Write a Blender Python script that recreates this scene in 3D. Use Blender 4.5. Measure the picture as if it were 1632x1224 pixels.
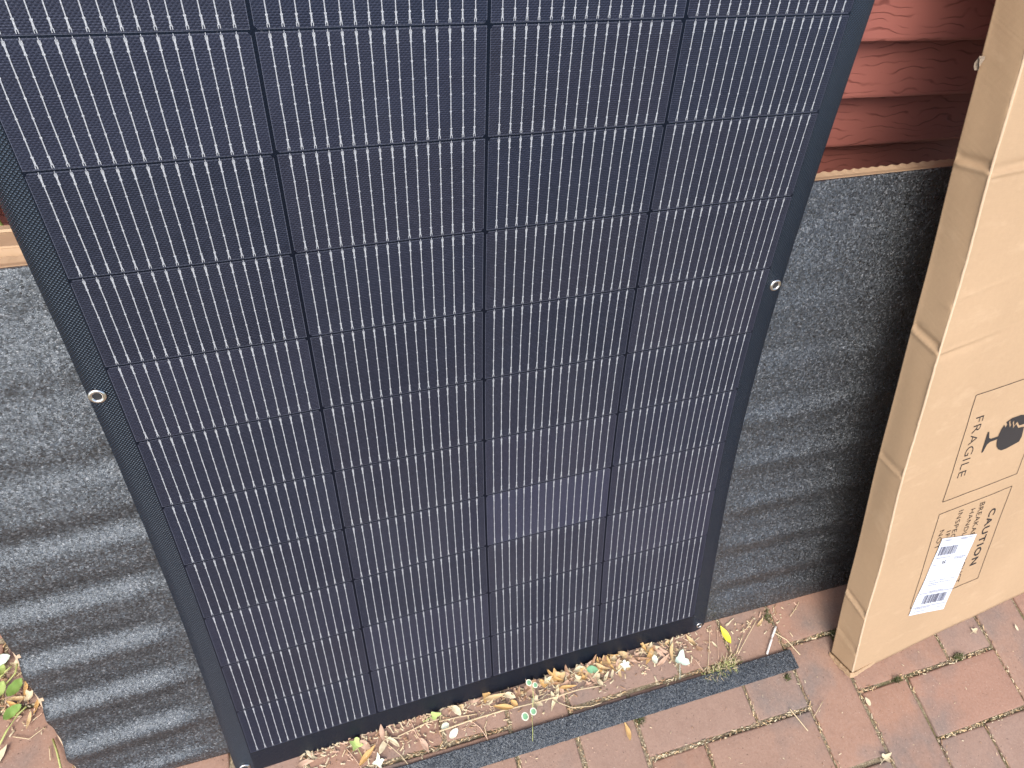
import bpy, bmesh, math, random
from mathutils import Vector, Matrix, noise
R = random.Random(11)
scn = bpy.context.scene
for o in list(bpy.data.objects): bpy.data.objects.remove(o)
COL = scn.collection

# ------------------------------------------------------------------ camera
CAM = Vector((-0.7155123, -0.0443264, 1.187))
W = Matrix(((0.953639, -0.1469922, 0.2626138),
            (-0.2596736, -0.8429778, 0.4711243),
            (0.152126, -0.5174763, -0.8420665)))
cd = bpy.data.cameras.new('camera'); cam = bpy.data.objects.new('camera', cd); COL.objects.link(cam)
M = Matrix.Identity(4)
for r in range(3):
    M[r][0] = W[r][0]; M[r][1] = -W[r][1]; M[r][2] = -W[r][2]; M[r][3] = CAM[r]
cam.matrix_world = M
cd.sensor_width = 36; cd.lens = 1069.34/1632*36; cd.clip_start = 0.01; cd.clip_end = 500
scn.camera = cam

# ------------------------------------------------------------------ light
SUN_EL, SUN_AZ = 56, 214      # azimuth measured clockwise from +Y
wd = bpy.data.worlds.new('World'); scn.world = wd; wd.use_nodes = True
nt = wd.node_tree; nt.nodes.clear()
wo = nt.nodes.new('ShaderNodeOutputWorld'); bg = nt.nodes.new('ShaderNodeBackground'); sk = nt.nodes.new('ShaderNodeTexSky')
sk.sky_type = 'NISHITA'; sk.sun_disc = False; sk.sun_elevation = math.radians(SUN_EL); sk.sun_rotation = math.radians(SUN_AZ)
sk.air_density = 1.0; sk.dust_density = 3.0; sk.ozone_density = 1.0
nt.links.new(sk.outputs[0], bg.inputs[0]); bg.inputs[1].default_value = 0.15
nt.links.new(bg.outputs[0], wo.inputs[0])
sl = bpy.data.lights.new('sun', 'SUN'); sl.energy = 1.1; sl.angle = math.radians(40); sl.color = (1, .94, .85)
so = bpy.data.objects.new('sun', sl); COL.objects.link(so)
sd = Vector((math.sin(math.radians(SUN_AZ))*math.cos(math.radians(SUN_EL)), math.cos(math.radians(SUN_AZ))*math.cos(math.radians(SUN_EL)), math.sin(math.radians(SUN_EL))))
so.rotation_euler = sd.to_track_quat('Z', 'Y').to_euler(); so.location = (0, -2, 4)
scn.view_settings.view_transform = 'Standard'; scn.view_settings.look = 'None'
scn.view_settings.exposure = 1.03; scn.view_settings.gamma = 1; scn.view_settings.use_curve_mapping = False

# ------------------------------------------------------------------ helpers
def ray(u, v): return W @ Vector(((u-816)/1069.34, (v-612)/1069.34, 1.0))
def gpt(u, v, z=0.0):
    d = ray(u, v); return CAM + d*((z-CAM.z)/d.z)
def mesh(name, verts, faces, mats=(), smooth=False):
    me = bpy.data.meshes.new(name); me.from_pydata([tuple(v) for v in verts], [], faces)
    for m in (mats if isinstance(mats, (list, tuple)) else [mats]): me.materials.append(m)
    if smooth: me.polygons.foreach_set('use_smooth', [True]*len(me.polygons))
    me.update(); return me
def link(name, me, parent=None, loc=None):
    o = bpy.data.objects.new(name, me); COL.objects.link(o)
    if parent: o.parent = parent
    if loc is not None: o.location = loc
    return o
def tag(o, label=None, cat=None, group=None, kind=None):
    if label: o['label'] = label
    if cat: o['category'] = cat
    if group: o['group'] = group
    if kind: o['kind'] = kind
    return o
def empty(name, loc=(0, 0, 0), **k):
    o = bpy.data.objects.new(name, None); COL.objects.link(o); o.location = loc; o.empty_display_size = .05
    return tag(o, **k)
def uvset(me, fn, name='UVMap'):
    uv = me.uv_layers.new(name=name)
    for l in me.loops: uv.data[l.index].uv = fn(l.vertex_index)
def frame_mesh(name, o, ex, ey, ez, boxes, mat):
    """boxes (x0,x1,y0,y1,z0,z1) in the frame ex,ey,ez at o"""
    vs, fs = [], []
    for (x0, x1, y0, y1, z0, z1) in boxes:
        b = len(vs)
        for z in (z0, z1):
            for (x, y) in ((x0, y0), (x1, y0), (x1, y1), (x0, y1)): vs.append(o+ex*x+ey*y+ez*z)
        fs += [(b, b+3, b+2, b+1), (b+4, b+5, b+6, b+7), (b, b+1, b+5, b+4), (b+1, b+2, b+6, b+5), (b+2, b+3, b+7, b+6), (b+3, b, b+4, b+7)]
    me = mesh(name, vs, fs, mat)
    bm = bmesh.new(); bm.from_mesh(me); bmesh.ops.recalc_face_normals(bm, faces=bm.faces); bm.to_mesh(me); bm.free()
    return me
def recalc(me):
    bm = bmesh.new(); bm.from_mesh(me); bmesh.ops.recalc_face_normals(bm, faces=bm.faces); bm.to_mesh(me); bm.free(); return me

class N:
    """tiny node-graph builder"""
    def __init__(s, name):
        s.m = bpy.data.materials.new(name); s.m.use_nodes = True; s.t = s.m.node_tree; s.b = s.t.nodes['Principled BSDF']
    def n(s, ty, **kw):
        x = s.t.nodes.new('ShaderNode'+ty)
        for k, v in kw.items():
            if k[:2] == 'i_':
                key = k[2:]; key = int(key) if key.isdigit() else key.replace('_', ' ')
                s.set(x.inputs[key], v)
            else: setattr(x, k, v)
        return x
    def set(s, sock, v):
        if isinstance(v, bpy.types.NodeSocket): s.t.links.new(v, sock)
        elif isinstance(v, bpy.types.Node): s.t.links.new(v.outputs[0], sock)
        else: sock.default_value = v
    def math(s, op, a, b=0.0, c=0.0):
        x = s.t.nodes.new('ShaderNodeMath'); x.operation = op
        s.set(x.inputs[0], a); s.set(x.inputs[1], b); s.set(x.inputs[2], c); return x.outputs[0]
    def mix(s, f, a, b):
        x = s.t.nodes.new('ShaderNodeMix'); x.data_type = 'RGBA'
        s.set(x.inputs[0], f); s.set(x.inputs[6], a); s.set(x.inputs[7], b); return x.outputs[2]
    def ramp(s, f, stops):
        x = s.t.nodes.new('ShaderNodeValToRGB'); s.set(x.inputs[0], f); e = x.color_ramp.elements
        while len(e) < len(stops): e.new(.5)
        for q, (p, c) in zip(e, stops): q.position = p; q.color = (c if len(c) == 4 else (*c, 1)) if isinstance(c, tuple) else (c, c, c, 1)
        return x.outputs[0]
    def noise(s, vec, scale, detail=3, rough=.55, dist=0, out=0):
        x = s.n('TexNoise'); s.set(x.inputs['Vector'], vec); x.inputs['Scale'].default_value = scale
        x.inputs['Detail'].default_value = detail; x.inputs['Roughness'].default_value = rough; x.inputs['Distortion'].default_value = dist
        return x.outputs[out]
    def mapping(s, vec, scale=(1, 1, 1), loc=(0, 0, 0), rot=(0, 0, 0)):
        x = s.n('Mapping'); s.set(x.inputs[0], vec); x.inputs['Scale'].default_value = scale; x.inputs['Location'].default_value = loc; x.inputs['Rotation'].default_value = rot
        return x.outputs[0]
    def bump(s, h, strength=.5, dist=.001, normal=None):
        x = s.n('Bump'); s.set(x.inputs['Height'], h); x.inputs['Strength'].default_value = strength; x.inputs['Distance'].default_value = dist
        if normal is not None: s.set(x.inputs['Normal'], normal)
        return x.outputs[0]
    def out(s, color=None, rough=None, normal=None, metal=None, spec=None, **kw):
        if color is not None: s.set(s.b.inputs['Base Color'], color if not isinstance(color, tuple) else (*color, 1)[:4])
        if rough is not None: s.set(s.b.inputs['Roughness'], rough)
        if normal is not None: s.set(s.b.inputs['Normal'], normal)
        if metal is not None: s.set(s.b.inputs['Metallic'], metal)
        if spec is not None: s.set(s.b.inputs['Specular IOR Level'], spec)
        return s.m
    def obj(s): return s.n('TexCoord').outputs['Object']
    def geo(s): return s.n('NewGeometry').outputs['Position']
    def rnd(s): return s.n('ObjectInfo').outputs['Random']
def simple(name, col, rough=.7, spec=.5, metal=0.0, var=.0):
    g = N(name)
    if var:
        f = g.rnd(); g.out(g.mix(f, (*[c*(1-var) for c in col], 1), (*[min(1, c*(1+var)) for c in col], 1)), rough, spec=spec, metal=metal); return g.m
    return g.out(col, rough, spec=spec, metal=metal)

# ------------------------------------------------------------------ materials
def weave_bump(g, base_h=None, strength=.6, dist=.0004, period=.0024):
    """embossed diamond dots of the laminate, in panel metres (UV layer 'sheet')"""
    uv = g.n('UVMap', uv_map='sheet').outputs[0]
    sx = g.n('SeparateXYZ'); g.set(sx.inputs[0], uv)
    k = 2*math.pi/period
    k = k/1.4142
    a = g.math('SINE', g.math('MULTIPLY', sx.outputs[0], k)); b = g.math('SINE', g.math('MULTIPLY', sx.outputs[1], k))
    h = g.math('MAXIMUM', g.math('MULTIPLY', a, b), -.2)
    return h, uv
def m_cell():
    g = N('solar_cell_silicon'); h, uvs = weave_bump(g)
    uv = g.n('UVMap', uv_map='cell').outputs[0]
    sx = g.n('SeparateXYZ'); g.set(sx.inputs[0], uv)          # metres inside the cell
    X, Y = sx.outputs[0], sx.outputs[1]
    ph = g.math('FRACT', g.math('DIVIDE', Y, .00182))
    d = g.math('ABSOLUTE', g.math('SUBTRACT', ph, .5))
    fing = g.math('SUBTRACT', 1.0, g.n('MapRange', interpolation_type='SMOOTHSTEP', i_0=d, i_1=.04, i_2=.17).outputs[0])
    brk = g.noise(g.mapping(uvs, (60, 500, 1)), 3, 3)
    fade = g.n('MapRange', i_0=brk, i_1=.3, i_2=.62).outputs[0]
    fing = g.math('MULTIPLY', fing, g.math('MULTIPLY_ADD', fade, .8, .15))
    # outline of the cell
    ex = g.math('MINIMUM', X, g.math('SUBTRACT', .1818, X)); ey = g.math('MINIMUM', Y, g.math('SUBTRACT', .0912, Y))
    edge = g.math('LESS_THAN', g.math('MINIMUM', ex, ey), .00045)
    tone = g.noise(g.mapping(uvs, (1, 1, 1)), 9, 3)
    tint = g.n('ObjectInfo').outputs['Random']
    c0 = g.mix(tint, (.0060, .0082, .0185, 1), (.0115, .0115, .0215, 1))
    ic = g.n('ObjectInfo').outputs['Color']; mm = g.n('Mix', data_type='RGBA', blend_type='MULTIPLY'); mm.inputs[0].default_value = 1; g.set(mm.inputs[6], c0); g.set(mm.inputs[7], ic); c0 = mm.outputs[2]
    c0 = g.mix(g.math('MULTIPLY', tone, .5), c0, (.008, .0105, .017, 1))
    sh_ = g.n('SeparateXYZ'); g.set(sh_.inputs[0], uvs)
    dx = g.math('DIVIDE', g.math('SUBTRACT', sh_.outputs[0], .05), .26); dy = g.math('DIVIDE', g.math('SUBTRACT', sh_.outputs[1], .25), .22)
    film = g.math('POWER', 2.718, g.math('MULTIPLY', g.math('ADD', g.math('MULTIPLY', dx, dx), g.math('MULTIPLY', dy, dy)), -1.0))  # painted sheen: soft pale patch over the panel's lower centre
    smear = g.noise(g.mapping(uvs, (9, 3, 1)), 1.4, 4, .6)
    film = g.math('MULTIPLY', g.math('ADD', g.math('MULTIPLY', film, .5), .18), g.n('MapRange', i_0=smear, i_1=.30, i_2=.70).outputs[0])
    c0 = g.mix(g.math('MULTIPLY', film, .30), c0, (.085, .085, .095, 1))  # sheen mixed into the cell colour together with dust smears
    dust = g.n('MapRange', i_0=g.noise(uvs, 900, 2), i_1=.70, i_2=.76).outputs[0]
    c = g.mix(g.math('MULTIPLY', fing, .50), c0, (.10, .105, .15, 1))
    c = g.mix(g.math('MULTIPLY', edge, .28), c, (.22, .24, .30, 1))
    c = g.mix(g.math('MULTIPLY', dust, .25), c, (.25, .26, .30, 1))
    nb = g.bump(g.math('ADD', h, g.math('MULTIPLY', g.noise(uvs, 1400, 2), .9)), .6, .00026, g.bump(g.noise(uvs, 16, 2), .5, .004))
    g.b.inputs['Specular Tint'].default_value = (.66, .76, 1, 1)
    return g.out(c, .34, nb, spec=.36)
def m_back():
    g = N('laminate_backsheet_black'); h, uvs = weave_bump(g)
    sx = g.n('SeparateXYZ'); g.set(sx.inputs[0], uvs)
    rim = g.n('MapRange', i_0=g.math('ABSOLUTE', sx.outputs[0]), i_1=.3690, i_2=.3702).outputs[0]
    rim = g.math('MAXIMUM', rim, g.math('MULTIPLY', .55, g.n('MapRange', i_0=sx.outputs[1], i_1=.4640, i_2=.4655).outputs[0]))
    h = g.math('MULTIPLY', h, g.math('MULTIPLY_ADD', rim, .92, .08))
    nb = g.bump(g.math('ADD', h, g.math('MULTIPLY', g.noise(uvs, 900, 2), .3)), 1.0, .0006)
    t = g.noise(uvs, 14, 3); sp = g.n('MapRange', i_0=g.noise(uvs, 260, 1), i_1=.74, i_2=.78).outputs[0]
    c = g.mix(t, (.0022, .0045, .0090, 1), (.0038, .0065, .012, 1)); c = g.mix(rim, (.0028, .0036, .0085, 1), c); c = g.mix(g.math('MULTIPLY', sp, .15), c, (.2, .2, .22, 1))
    g.b.inputs['Specular Tint'].default_value = (.60, .78, 1, 1)
    g.b.inputs['IOR'].default_value = 1.62
    return g.out(c, g.math('MULTIPLY_ADD', rim, -.10, .30), nb, spec=g.math('MULTIPLY_ADD', rim, .45, .15))
def m_bus():
    g = N('tinned_ribbon_silver'); h, uvs = weave_bump(g)
    t = g.noise(uvs, 500, 2)
    nb = g.bump(g.math('ADD', h, g.math('MULTIPLY', t, 1.5)), .4, .0003)
    return g.out(g.mix(t, (.25, .27, .29, 1), (.48, .50, .52, 1)), .5, nb, spec=.6, metal=.15)
def m_mat(name='granulated_black_rubber', gain=.55, facet=.46, scale=520, ior=1.72):
    g = N(name); p = g.obj()
    v = g.n('TexVoronoi'); g.set(v.inputs['Vector'], p); v.inputs['Scale'].default_value = scale
    v2 = g.n('TexVoronoi', feature='DISTANCE_TO_EDGE'); g.set(v2.inputs['Vector'], p); v2.inputs['Scale'].default_value = scale
    sep = g.n('SeparateColor'); g.set(sep.inputs[0], v.outputs['Color'])
    f = g.noise(p, 760, 3, .65)
    h = g.math('ADD', g.math('MULTIPLY', g.math('MINIMUM', v2.outputs[0], .25), 2.0), g.math('MULTIPLY', f, 1.6))
    h = g.math('ADD', h, g.math('MULTIPLY', sep.outputs[1], .9))
    c = g.ramp(sep.outputs[0], [(0, (.006*gain, .007*gain, .008*gain)), (.5, (.022*gain, .024*gain, .027*gain)), (.88, (.06*gain, .064*gain, .07*gain)), (1, (.26*gain, .265*gain, .27*gain))])
    v3 = g.n('TexVoronoi'); g.set(v3.inputs['Vector'], g.mapping(p, loc=(.13, .27, .41))); v3.inputs['Scale'].default_value = scale*.9
    tl = g.n('VectorMath', operation='SUBTRACT'); g.set(tl.inputs[0], v3.outputs['Color']); tl.inputs[1].default_value = (.5, .5, .5)
    ts = g.n('VectorMath', operation='SCALE'); g.set(ts.inputs[0], tl.outputs[0]); ts.inputs['Scale'].default_value = facet
    ta = g.n('VectorMath', operation='ADD'); g.set(ta.inputs[0], g.n('NewGeometry').outputs['Normal']); g.set(ta.inputs[1], ts.outputs[0])
    tn = g.n('VectorMath', operation='NORMALIZE'); g.set(tn.inputs[0], ta.outputs[0])
    nb = g.bump(h, .7, .0005, tn.outputs[0])
    g.b.inputs['IOR'].default_value = ior; g.b.inputs['Specular Tint'].default_value = (.84, .93, 1, 1)
    r = g.math('MULTIPLY_ADD', sep.outputs[2], .20, .24)
    return g.out(c, r, nb, spec=1.0)
def m_card(name, base, dark):
    g = N(name); p = g.obj()
    n1 = g.noise(p, 5, 4); fib = g.noise(g.mapping(p, (60, 900, 900)), 1, 2, .6); n2 = g.noise(p, 160, 3)
    flute = g.noise(g.mapping(p, (3, 3, 260)), 1, 1)
    scuff = g.n('MapRange', i_0=g.noise(g.mapping(p, (14, 14, 40)), 1, 4, .7), i_1=.56, i_2=.70).outputs[0]
    f = g.math('ADD', g.math('MULTIPLY', n1, .6), g.math('MULTIPLY', n2, .25)); f = g.math('ADD', f, g.math('MULTIPLY', fib, .2))
    sp = g.n('MapRange', i_0=g.noise(p, 700, 2, .7), i_1=.68, i_2=.75).outputs[0]
    c = g.mix(g.n('MapRange', i_0=f, i_1=.3, i_2=.75).outputs[0], (*dark, 1), (*base, 1))
    c = g.mix(g.math('MULTIPLY', scuff, .35), c, (base[0]*1.12, base[1]*1.16, base[2]*1.22, 1))
    c = g.mix(g.math('MULTIPLY', sp, .25), c, (dark[0]*.5, dark[1]*.5, dark[2]*.5, 1))
    nb = g.bump(g.math('ADD', g.math('MULTIPLY', n1, 2.0), g.math('ADD', g.math('MULTIPLY', flute, .3), g.math('MULTIPLY', n2, .25))), .5, .0012)
    return g.out(c, .72, nb, spec=.3)
def m_brick():
    g = N('clay_paver'); p = g.geo(); r = g.rnd()
    c = g.ramp(r, [(0, (.315, .180, .122)), (.35, (.300, .188, .135)), (.65, (.285, .190, .144)), (.88, (.272, .190, .150)), (1, (.33, .172, .112))])
    stain = g.n('MapRange', i_0=g.noise(g.mapping(p, loc=(3.1, 1.7, 0)), 6.5, 4, .55), i_1=.49, i_2=.64).outputs[0]
    c = g.mix(g.math('MULTIPLY', stain, .68), c, (.155, .145, .135, 1))
    fine = g.noise(p, 240, 4, .7); c = g.mix(g.math('MULTIPLY', g.n('MapRange', i_0=fine, i_1=.35, i_2=.7).outputs[0], .3), c, (.46, .32, .25, 1))
    pale = g.n('MapRange', i_0=g.noise(p, 380, 2, .6), i_1=.70, i_2=.74).outputs[0]; c = g.mix(g.math('MULTIPLY', pale, .6), c, (.62, .54, .45, 1))
    pits = g.n('MapRange', i_0=g.noise(g.mapping(p, loc=(9, 3, 1)), 300, 2, .6), i_1=.69, i_2=.73).outputs[0]; c = g.mix(g.math('MULTIPLY', pits, .7), c, (.07, .045, .035, 1))
    med = g.noise(p, 40, 4, .6); c = g.mix(g.math('MULTIPLY', g.n('MapRange', i_0=med, i_1=.5, i_2=.7).outputs[0], .25), c, (.24, .15, .11, 1))
    h = g.math('ADD', g.math('MULTIPLY', fine, .7), g.math('SUBTRACT', g.math('MULTIPLY', med, 2.0), g.math('MULTIPLY', pits, .8)))
    return g.out(c, .85, g.bump(h, .55, .0012), spec=.25)
def m_sand():
    g = N('joint_sand_and_moss'); p = g.geo()
    n = g.noise(p, 420, 4, .7); m = g.n('MapRange', i_0=g.noise(p, 17, 3), i_1=.5, i_2=.62).outputs[0]
    c = g.ramp(n, [(.3, (.12, .095, .06)), (.5, (.27, .22, .145)), (.7, (.52, .45, .33))])
    c = g.mix(g.math('MULTIPLY', m, .6), c, g.ramp(n, [(.3, (.04, .045, .015)), (.7, (.17, .17, .06))]))
    return g.out(c, .95, g.bump(n, 1.0, .002), spec=.15)
def m_siding():
    g = N('embossed_red_siding'); p = g.obj(); r = g.n('ObjectInfo').outputs['Random']
    off = g.n('CombineXYZ'); g.set(off.inputs[0], g.math('MULTIPLY', r, 37.0)); g.set(off.inputs[2], g.math('MULTIPLY', r, 11.0))
    vv = g.n('VectorMath', operation='ADD'); g.set(vv.inputs[0], p); g.set(vv.inputs[1], off.outputs[0])
    szp = g.n('SeparateXYZ'); g.set(szp.inputs[0], vv.outputs[0])
    warp = g.noise(g.mapping(vv.outputs[0], (11, 0, 22)), 1.0, 2.5, .5)
    fld = g.math('ADD', g.math('MULTIPLY', szp.outputs[2], 92.0), g.math('MULTIPLY', warp, 4.6))
    ph = g.math('FRACT', fld); d = g.math('ABSOLUTE', g.math('SUBTRACT', ph, .5))
    gap = g.n('MapRange', i_0=g.noise(g.mapping(vv.outputs[0], (14, 0, 60)), 1, 2), i_1=.42, i_2=.56).outputs[0]
    line = g.math('MULTIPLY', g.math('SUBTRACT', 1.0, g.n('MapRange', interpolation_type='SMOOTHSTEP', i_0=d, i_1=.02, i_2=.14).outputs[0]), gap)
    fine = g.noise(g.mapping(vv.outputs[0], (60, 0, 500)), 1, 3)
    c = g.mix(g.noise(p, 3, 3), (.30, .105, .084, 1), (.345, .125, .102, 1))
    c = g.mix(g.math('MULTIPLY', line, .60), c, (.10, .025, .02, 1))
    h = g.math('SUBTRACT', g.math('MULTIPLY', fine, .25), line)
    return g.out(c, .55, g.bump(h, .5, .0009), spec=.4)
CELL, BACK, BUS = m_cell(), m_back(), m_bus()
MAT = m_mat(); STRIP = m_mat('foam_strip_granules', .40, .50, 620, 1.6)
CARD = m_card('corrugated_cardboard', (.485, .335, .20), (.41, .28, .165))
CARD2 = m_card('pale_corrugated_cardboard', (.58, .42, .27), (.50, .35, .22))
CREASE = m_card('worn_cardboard_edge', (.60, .46, .31), (.52, .38, .25))
BRICK, SAND, SIDE = m_brick(), m_sand(), m_siding()
INK = simple('black_print_ink', (.035, .03, .028), .7, .3)
BROWNINK = simple('thin_brown_black_ink', (.03, .024, .02), .7, .3)
PAPER = simple('white_label_paper', (.66, .70, .77), .5)
GREYINK = simple('grey_print_ink', (.14, .145, .19), .6)
LIGHTINK = simple('faint_grey_ink', (.27, .28, .34), .6)
STEEL = simple('nickel_plated_brass', (.66, .64, .60), .22, metal=1.0)
DARKHOLE = simple('dark_eyelet_inner', (.02, .02, .022), .5)

# ------------------------------------------------------------------ ground and pavement
U = .1035485
pave = empty('pavement', kind='structure')
gs = link('ground', mesh('ground', [(-30, -30, -.07), (30, -30, -.07), (30, 30, -.07), (-30, 30, -.07)], [(0, 1, 2, 3)], SAND)); gs['kind'] = 'structure'
nx, ny = 150, 90
X0, X1, Y0, Y1 = -2.2, 2.0, -1.1, .75
vs = [(X0+(X1-X0)*i/nx, Y0+(Y1-Y0)*j/ny, -.0060+.005*noise.noise(Vector((X0+(X1-X0)*i/nx, Y0+(Y1-Y0)*j/ny, 0))*30)) for j in range(ny+1) for i in range(nx+1)]
fs = [(j*(nx+1)+i, j*(nx+1)+i+1, (j+1)*(nx+1)+i+1, (j+1)*(nx+1)+i) for j in range(ny) for i in range(nx)]
js = link('joint_sand', mesh('joint_sand', vs, fs, SAND, True), pave)
def brick_mesh(lx, ly, seed):
    rr = random.Random(seed)
    bm = bmesh.new(); bmesh.ops.create_cube(bm, size=1)
    for v in bm.verts: v.co.x *= lx; v.co.y *= ly; v.co.z = v.co.z*.06-.03
    for v in bm.verts: v.co.x += rr.uniform(-.0012, .0012); v.co.y += rr.uniform(-.0012, .0012)
    bmesh.ops.subdivide_edges(bm, edges=[e for e in bm.edges if abs(e.verts[0].co.z-e.verts[1].co.z) < .01 and e.verts[0].co.z > -.01], cuts=5, use_grid_fill=True)
    for v in bm.verts:
        if v.co.z > -.001 and (abs(abs(v.co.x)-lx/2) < .003 or abs(abs(v.co.y)-ly/2) < .003):
            v.co.x += .0009*noise.noise(v.co*90+Vector((seed, 0, 0))); v.co.y += .0009*noise.noise(v.co*90+Vector((0, seed, 7)))
    top = [e for e in bm.edges if all(v.co.z > -.001 for v in e.verts) and any(abs(f.normal.z) < .5 for f in e.link_faces)]
    bmesh.ops.bevel(bm, geom=top, offset=.0028, segments=2, affect='EDGES', profile=.6)
    me = bpy.data.meshes.new('brick'); bm.to_mesh(me); bm.free(); me.materials.append(BRICK)
    me.polygons.foreach_set('use_smooth', [True]*len(me.polygons))
    return me
G = .0068
HB = [brick_mesh(2*U-G, U-G, s) for s in range(6)]; VB = [brick_mesh(U-G, 2*U-G, 20+s) for s in range(6)]
amin, amax, bmin, bmax = -20, 17, -6, 7
for b in range(bmin, bmax+1):
    for m in range(-8, 9):
        for (a0, w, h, bank) in ((b+1+4*m, 2, 1, HB), (b+4*m, 1, 2, VB)):
            if not (amin <= a0 <= amax): continue
            cx_, cy_ = (a0+w/2)*U, -(b+h/2)*U
            if cx_ < -1.95 or cx_ > 1.2: continue
            o = link('brick', R.choice(bank), pave)
            # bricks under the board sit level with the rest
            o.location = (cx_, cy_, -.0012+R.uniform(-.0014, .001)); o.rotation_euler = (R.uniform(-.005, .005), R.uniform(-.005, .005), R.uniform(-.006, .006)+(math.pi if R.random() < .5 else 0))

# ------------------------------------------------------------------ siding wall
wall = empty('siding_wall', (0, .64, 0), label='rust red lap siding wall with embossed wood grain behind the panel and the boxes', cat='wall')
EXP = .085; lip0 = .760
k0 = int(math.floor(lip0/EXP))
def siding_mesh(x0, x1, seed):
    nxs = 24; vs = []; fs = []
    prof = [(.0, -.004), (-.027, -.0008), (-.028, .0005), (-.0277, .004), (.004, EXP+.001), (.010, EXP+.016)]   # (y,z) rel to (.64, lip)
    prof[0] = (-.016, .0005)
    for i in range(nxs+1):
        x = x0+(x1-x0)*i/nxs; w = .0006*noise.noise(Vector((x*2.2, seed*3.7, 0)))
        for (y, z) in prof: vs.append((x, y, z+w))
    n = len(prof)
    for i in range(nxs):
        for k in range(n-1): fs.append((i*n+k, (i+1)*n+k, (i+1)*n+k+1, i*n+k+1))
        fs.append((i*n+n-1, (i+1)*n+n-1, (i+1)*n, i*n))
    fs.append(tuple(range(n))); fs.append(tuple(nxs*n+k for k in reversed(range(n))))
    return recalc(mesh('siding_board', vs, fs, SIDE))
SM1 = [siding_mesh(-1.034, 1.9, s) for s in range(3)]; SM2 = [siding_mesh(-2.4, -1.042, s+5) for s in range(2)]
for k in range(-k0, 22):
    z = lip0+EXP*k
    if z < .02: continue
    o = link('siding_board', SM1[k % 3], wall, (0, R.uniform(-.0004, .0004), z))
    o = link('siding_board', SM2[k % 2], wall, (0, R.uniform(-.0004, .0004), z-.031))
link('sheathing', recalc(mesh('sheathing', [(-2.4, .014, 0), (1.9, .014, 0), (1.9, .1, 0), (-2.4, .1, 0), (-2.4, .014, 2.62), (1.9, .014, 2.62), (1.9, .1, 2.62), (-2.4, .1, 2.62)], [(0, 1, 5, 4), (1, 2, 6, 5), (2, 3, 7, 6), (3, 0, 4, 7), (4, 5, 6, 7), (0, 3, 2, 1)], SIDE)), wall)

# ------------------------------------------------------------------ rubber mat over flat cardboard box
S_ = Vector((0, .5, .8660254)); N_ = Vector((0, .8660254, -.5)); EX = Vector((1, 0, 0))
B0 = Vector((0, .0725, .0035))
XL, XR = -1.122, .42
def mat_top(x): return .756+(x+.98)*(.780-.756)/(1.08)
def wave(x, s):
    w = noise.noise(Vector((x*1.1, 3.0, s*1.5)))
    amp = .0044*min(1, max(.2, (1.02-s)/1.02+.1))
    ph = s/.083+.10*math.sin(x*2.3+s*5)+.55*w - x*.16
    h = math.sin(2*math.pi*ph)+.35*math.sin(2*math.pi*ph*1.9+1+x*2)
    fade = min(1, max(.5, (.60-s)/.25+.4)) if s > .4 else 1.0
    amp *= .62 if x > -.2 else 1
    amp *= 1-.75*max(0, 1-max(0, abs(x+.54)-.41)/.03)*max(0, min(1, (.42-s)/.1))
    return -amp*fade*h*.9 - .0022*noise.noise(Vector((x*3, s*6, 1.5)))
mat = empty('rubber_mat', (0, B0.y, 0), label='wide black granulated rubber mat with shallow waves leaning behind the solar panel', cat='rubber mat')
inv = Vector(mat.location)
nxm, nsm = 260, 300
vs = []
for j in range(nsm+1):
    for i in range(nxm+1):
        x = XL+(XR-XL)*i/nxm
        s = mat_top(x)*j/nsm
        edge = min(1, (j)/10, (nsm-j)/6+.2)
        ragx = .0006*noise.noise(Vector((s*60, 0, 2))) if i in (0, nxm) else 0
        p = B0+EX*(x+ragx)+S_*s+N_*(wave(x, s)*edge-.001+.0004*noise.noise(Vector((x*400, s*400, 0))))
        vs.append(p-inv)
nv = len(vs)
for j in range(nsm+1):
    for i in range(nxm+1):
        x = XL+(XR-XL)*i/nxm; s = mat_top(x)*j/nsm
        if i in (0, nxm) or j in (0, nsm): pass
bk = {}
def bidx(i, j):
    if (i, j) not in bk:
        vs.append(vs[j*(nxm+1)+i]+N_*.0045); bk[(i, j)] = len(vs)-1
    return bk[(i, j)]
w1 = nxm+1
fs = [(j*w1+i, j*w1+i+1, (j+1)*w1+i+1, (j+1)*w1+i) for j in range(nsm) for i in range(nxm)]
for i in range(nxm):
    fs.append((i, bidx(i, 0), bidx(i+1, 0), i+1)); fs.append((nsm*w1+i, nsm*w1+i+1, bidx(i+1, nsm), bidx(i, nsm)))
for j in range(nsm):
    fs.append((j*w1, (j+1)*w1, bidx(0, j+1), bidx(0, j))); fs.append((j*w1+nxm, bidx(nxm, j), bidx(nxm, j+1), (j+1)*w1+nxm))
link('mat_sheet', mesh('mat_sheet', vs, fs, MAT, True), mat)
# thin pale cut edge at left end of the mat
vs = []; fs = []
for j in range(0, 61):
    s = mat_top(XL)*j/60; p = B0+EX*(XL)+S_*s+N_*(.0040+.0006*noise.noise(Vector((s*30, 1, 1))))
    a = .0018+.0008*noise.noise(Vector((s*40, 5, 1)))
    for q in ((-a, 0), (0.004, 0), (0.004, .0030), (-a, .0030)): vs.append(p+EX*q[0]+N_*q[1]-inv)
for j in range(60):
    for k in range(4): fs.append((j*4+k, j*4+(k+1) % 4, (j+1)*4+(k+1) % 4, (j+1)*4+k))
link('backing_edge', recalc(mesh('backing_edge', vs, fs, CREASE)), mat)

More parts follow.
